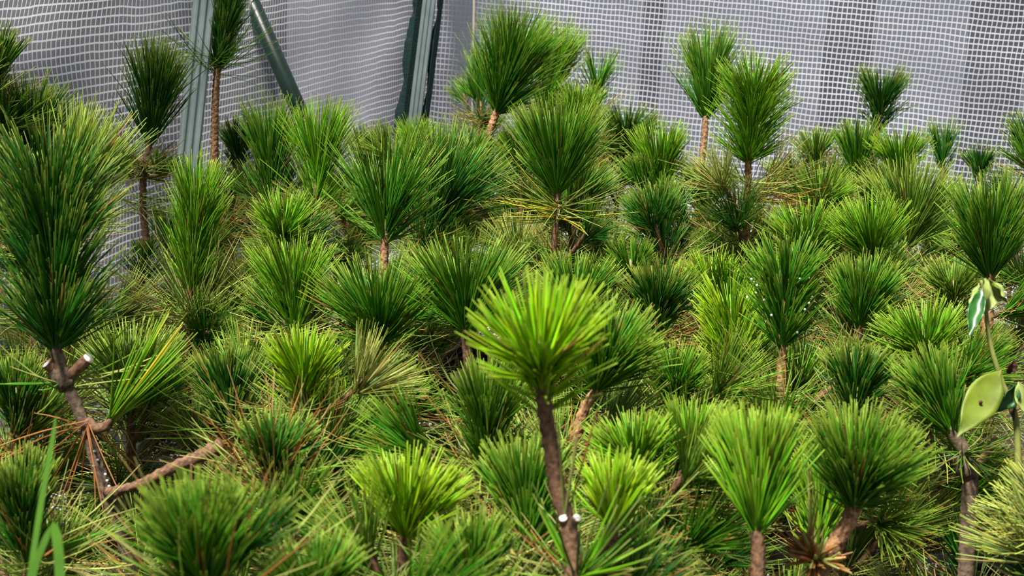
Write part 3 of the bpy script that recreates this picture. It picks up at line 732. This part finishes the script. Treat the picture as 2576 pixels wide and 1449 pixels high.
child('needle_tuft', tuft_mesh(88, (t2 - b2).length, 85 * q['d'] / FPX, t2 - b2, 'md', 0.25, 180), r, b2 - rt, M_NEEDLE)
child('old_needles', dry_mesh(81, 60, 0.12, 60, 100, ['kh', 'ol'], upbend=0.2), r, at(900, 1110, q['d']) - rt, M_NEEDLE)
q, r, rt = plant('front')
stub(q, r, rt, 1428, 1325, 1417, 1303, 0.62); stub(q, r, rt, 1436, 1330, 1452, 1303, 0.62)
o = child('dead_needles', dry_mesh(82, 5, 0.075, 3, 16, ['kh', 'bn'], U=(0.12, 0, 1), rad=0.0010, messy=0.05), r, at(1424, 1290, q['d'] - 0.01) - rt, M_NEEDLE); o['label'] = 'pale brown dead needles'
child('old_needles', dry_mesh(83, 26, 0.075, 20, 65, ['md', 'br', 'ol'], U=(0.0, 0, 1), rad=0.0009, upbend=0.2, messy=0.08), r, at(1450, 1470, q['d']) - rt, M_NEEDLE)
q, r, rt = plant('drops')
WD = lathe([(0.0001, 0), (0.0011, 0.0006), (0.0015, 0.0016), (0.0009, 0.0026), (0.0001, 0.0030)], 10); WD.materials.append(M_WATER)
for i in range(22):
    child('water_drop', WD, r, at(1968 + rnd.choice((-1, 1)) * rnd.uniform(25, 105), rnd.uniform(690, 850), q['d'] - rnd.uniform(0.0, 0.03)) - rt)
q, r, rt = plant('trunk')
me = tube([at(2440, 1190, q['d']), at(2475, 1150, q['d']), at(2508, 1100, q['d'])], [0.0045, 0.004, 0.003], 8, 0.2, off=rt); child('side_branch', me, r, (0, 0, 0), M_BARK)
child('knot', tube([at(2408, 1145, q['d']), at(2430, 1178, q['d']), at(2440, 1200, q['d'])], [0.006, 0.0115, 0.009], 10, 0.15, off=rt), r, (0, 0, 0), M_GREYBARK)
child('old_needles', dry_mesh(84, 70, 0.075, 50, 110, ['ol', 'md', 'kh'], upbend=0.2), r, at(2420, 1150, q['d']) - rt, M_NEEDLE)
q, r, rt = plant('scales')
o = child('bract_cluster', dry_mesh(85, 70, 0.028, 20, 115, ['bn', 'bn', 'kh'], rad=0.0019, spread=0.008, messy=0.1), r, at(2050, 1420, q['d'] - 0.01) - rt, M_NEEDLE); o['label'] = 'brown papery bud scales'
o = child('dead_needles', dry_mesh(86, 10, 0.08, 10, 40, ['kh', 'bn'], U=(-0.3, 0, 1), rad=0.0010), r, at(2030, 1400, q['d']) - rt, M_NEEDLE)

# ------------------------------------------------------------------ broadleaf sapling on the right
def leaf_mesh(L, w, curl=0.0, fold=0.0, nx=16, ny=8, droop=0.0, thick=0.0005):
    """leaf along +x, midrib at y=0; fold lifts the sides, curl rolls its length"""
    top = []
    for i in range(nx + 1):
        t = i / nx; hw = w * (math.sin(PI * min(1, t ** 0.85)) ** 1.25) + 0.0004
        ang = curl * t; x = (math.sin(ang) / curl * L) if curl else t * L; z0 = -((1 - math.cos(ang)) / curl * L) if curl else 0
        for j in range(ny + 1):
            y = (j / ny * 2 - 1); a = fold * abs(y)
            yy = y * hw * math.cos(a); zz = abs(y) * hw * math.sin(a) + 0.0012 * math.sin(t * 20 + y * 3) * abs(y)
            top.append(Vector((x + zz * math.sin(ang), yy, z0 + zz * math.cos(ang))))
    n = len(top); V = top + [v - Vector((0, 0, thick)) for v in top]
    F = []
    for i in range(nx):
        for j in range(ny):
            a = i * (ny + 1) + j; F.append((a, a + ny + 1, a + ny + 2, a + 1)); F.append((n + a, n + a + 1, n + a + ny + 2, n + a + ny + 1))
    for i in range(nx):
        for j in (0, ny):
            a = i * (ny + 1) + j; b = a + ny + 1; F.append((a, b, n + b, n + a) if j else (b, a, n + a, n + b))
    me = bpy.data.meshes.new('leaf'); me.from_pydata([tuple(v) for v in V], [], F)
    for p in me.polygons: p.use_smooth = True
    me.update(); return me
dL = 1.38
def orient(o, p0, p1, normal):
    x = (p1 - p0).normalized(); nrm = Vector(normal); z = (nrm - x * nrm.dot(x)).normalized(); y = z.cross(x)
    m = Matrix((x, y, z)).transposed().to_4x4(); o.rotation_euler = m.to_euler(); return o
sp = [at(2570, 1440, dL), at(2562, 1250, dL), at(2556, 1060, dL), at(2520, 960, dL), at(2490, 860, dL), at(2478, 760, dL), at(2468, 705, dL)]
rt = Vector((sp[0].x + 0.03, sp[0].y, 0))
sap = empty('leafy_sapling', rt); tag(sap, 'thin broadleaf sapling with curled yellow green leaves at the right edge', 'sapling')
path = catmull([Vector((rt.x, rt.y, 0.0)), (Vector((rt.x, rt.y, 0.1)) + sp[0]) * 0.5] + sp, 6)
child('stem', tube(path, [0.0048 - 0.0034 * i / (len(path) - 1) for i in range(len(path))], 8, 0.05, off=rt), sap, (0, 0, 0), M_TWIG)
def leaf(p0, p1, w, normal, m, lab, **k):
    a_, b_ = at(*p0), at(*p1); L = (b_ - a_).length
    o = child('leaf', leaf_mesh(L, w, **k), sap, a_ - rt, m); orient(o, a_, b_, normal); o['label'] = lab; return o
leaf((2478, 700, dL), (2490, 785, dL - .01), 0.017, (0.5, -0.8, 0.3), M_LEAFP, 'curled yellow green leaf with inner side showing', curl=0.3, fold=0.9)
leaf((2490, 698, dL), (2500, 780, dL - .005), 0.012, (1, -0.3, 0.25), M_LEAF, 'curled yellow green leaf arching over', curl=-1.0, fold=0.3)
leaf((2470, 725, dL - .005), (2438, 850, dL - .03), 0.0085, (-0.3, -0.9, 0.2), M_LEAFD, 'folded dark green leaf hanging', fold=0.5)
leaf((2462, 712, dL), (2440, 800, dL - .01), 0.0045, (-0.9, -0.5, 0.2), M_LEAFP, 'pale edge-on leaf', fold=0.4)
leaf((2518, 930, dL - .01), (2415, 1095, dL - .05), 0.0165, (-0.1, -0.9, 0.35), M_LEAF, 'large yellow green leaf with a dark spot', fold=0.15, curl=0.12)
leaf((2558, 965, dL - .01), (2522, 1045, dL - .02), 0.010, (0.3, -0.9, 0.2), M_LEAFD, 'small dark green leaf', fold=0.6, curl=0.8)
leaf((2562, 960, dL - .01), (2590, 1050, dL - .02), 0.009, (-0.3, -0.9, 0.2), M_LEAFP, 'small pale leaf at picture edge', fold=0.6, curl=0.6)
leaf((2552, 905, dL), (2538, 945, dL), 0.006, (0, -1, 0.1), M_DEAD, 'shrivelled dark brown leaf', fold=0.8, curl=1.0)
leaf((2538, 1000, dL), (2545, 1060, dL), 0.005, (0, -1, 0.1), M_DEAD, 'shrivelled dark brown leaf hanging low', fold=0.9, curl=-0.6)
me = lathe([(0.0001, -0.0011), (0.0018, -0.0004), (0.0019, 0.0004), (0.0001, 0.0011)], 12)
o = child('leaf_spot', me, sap, at(2467, 1012, dL - .031) - rt, M_DEAD); o.rotation_euler = (R(70), 0, 0)

# ------------------------------------------------------------------ grass at the bottom left, very near
gr = Vector(at(60, 1600, 0.85)); gr.z = 0
grass = empty('grass_clump', gr); tag(grass, 'tall blurred grass blades in the near bottom left corner', 'grass')
def blade(pts, w, d):
    pp = catmull([at(x, y, d) for x, y in pts], 8); n = len(pp); V = []
    x = ROT @ Vector((1, 0, 0)); nv = ROT @ Vector((0, 0, 1))
    for i, p in enumerate(pp):
        t = i / (n - 1); ww = w * min(1, (1 - t) * 3.0 + 0.05)
        V += [tuple(p - gr - x * ww - nv * -0.0006), tuple(p - gr - nv * 0.0008), tuple(p - gr + x * ww + nv * 0.0006), tuple(p - gr + nv * 0.0006)]
    F = [(i * 4 + k, i * 4 + (k + 1) % 4, (i + 1) * 4 + (k + 1) % 4, (i + 1) * 4 + k) for i in range(n - 1) for k in range(4)]
    me = bpy.data.meshes.new('blade'); me.from_pydata(V, [], F)
    me.update(); return me
child('blade', blade([(60, 1600), (78, 1440), (105, 1260), (132, 1110), (142, 1040)], 0.0018, 0.85), grass, (0, 0, 0), M_GRASS)
child('blade', blade([(62, 1600), (85, 1440), (118, 1350), (133, 1315)], 0.0022, 0.86), grass, (0, 0, 0), M_GRASS)
child('blade', blade([(150, 1620), (152, 1500), (149, 1400), (140, 1330), (134, 1312)], 0.0030, 0.84), grass, (0, 0, 0), M_GRASS)
# one long bent blade at the bottom centre right
# ------------------------------------------------------------------ fallen needles on the ground cloth
rng = np.random.default_rng(9); n = 2500
P0 = np.stack([rng.uniform(-0.75, 1.5, n), rng.uniform(0.9, 3.3, n), np.full(n, 0.003)], 1)
an = rng.random(n) * 2 * PI; D = np.stack([np.cos(an), np.sin(an), np.full(n, 0.02)], 1)
c = np.array(PAL['bn'])[None] * rng.uniform(0.3, 0.9, (n, 1))
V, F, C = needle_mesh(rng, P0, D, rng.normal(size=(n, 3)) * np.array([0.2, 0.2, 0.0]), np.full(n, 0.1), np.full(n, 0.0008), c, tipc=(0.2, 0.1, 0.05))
o = link('fallen_needles', mesh_np('litter', V, F, C), M_NEEDLE); tag(o, 'brown fallen pine needles scattered over the black ground cloth', 'needles', kind='stuff')
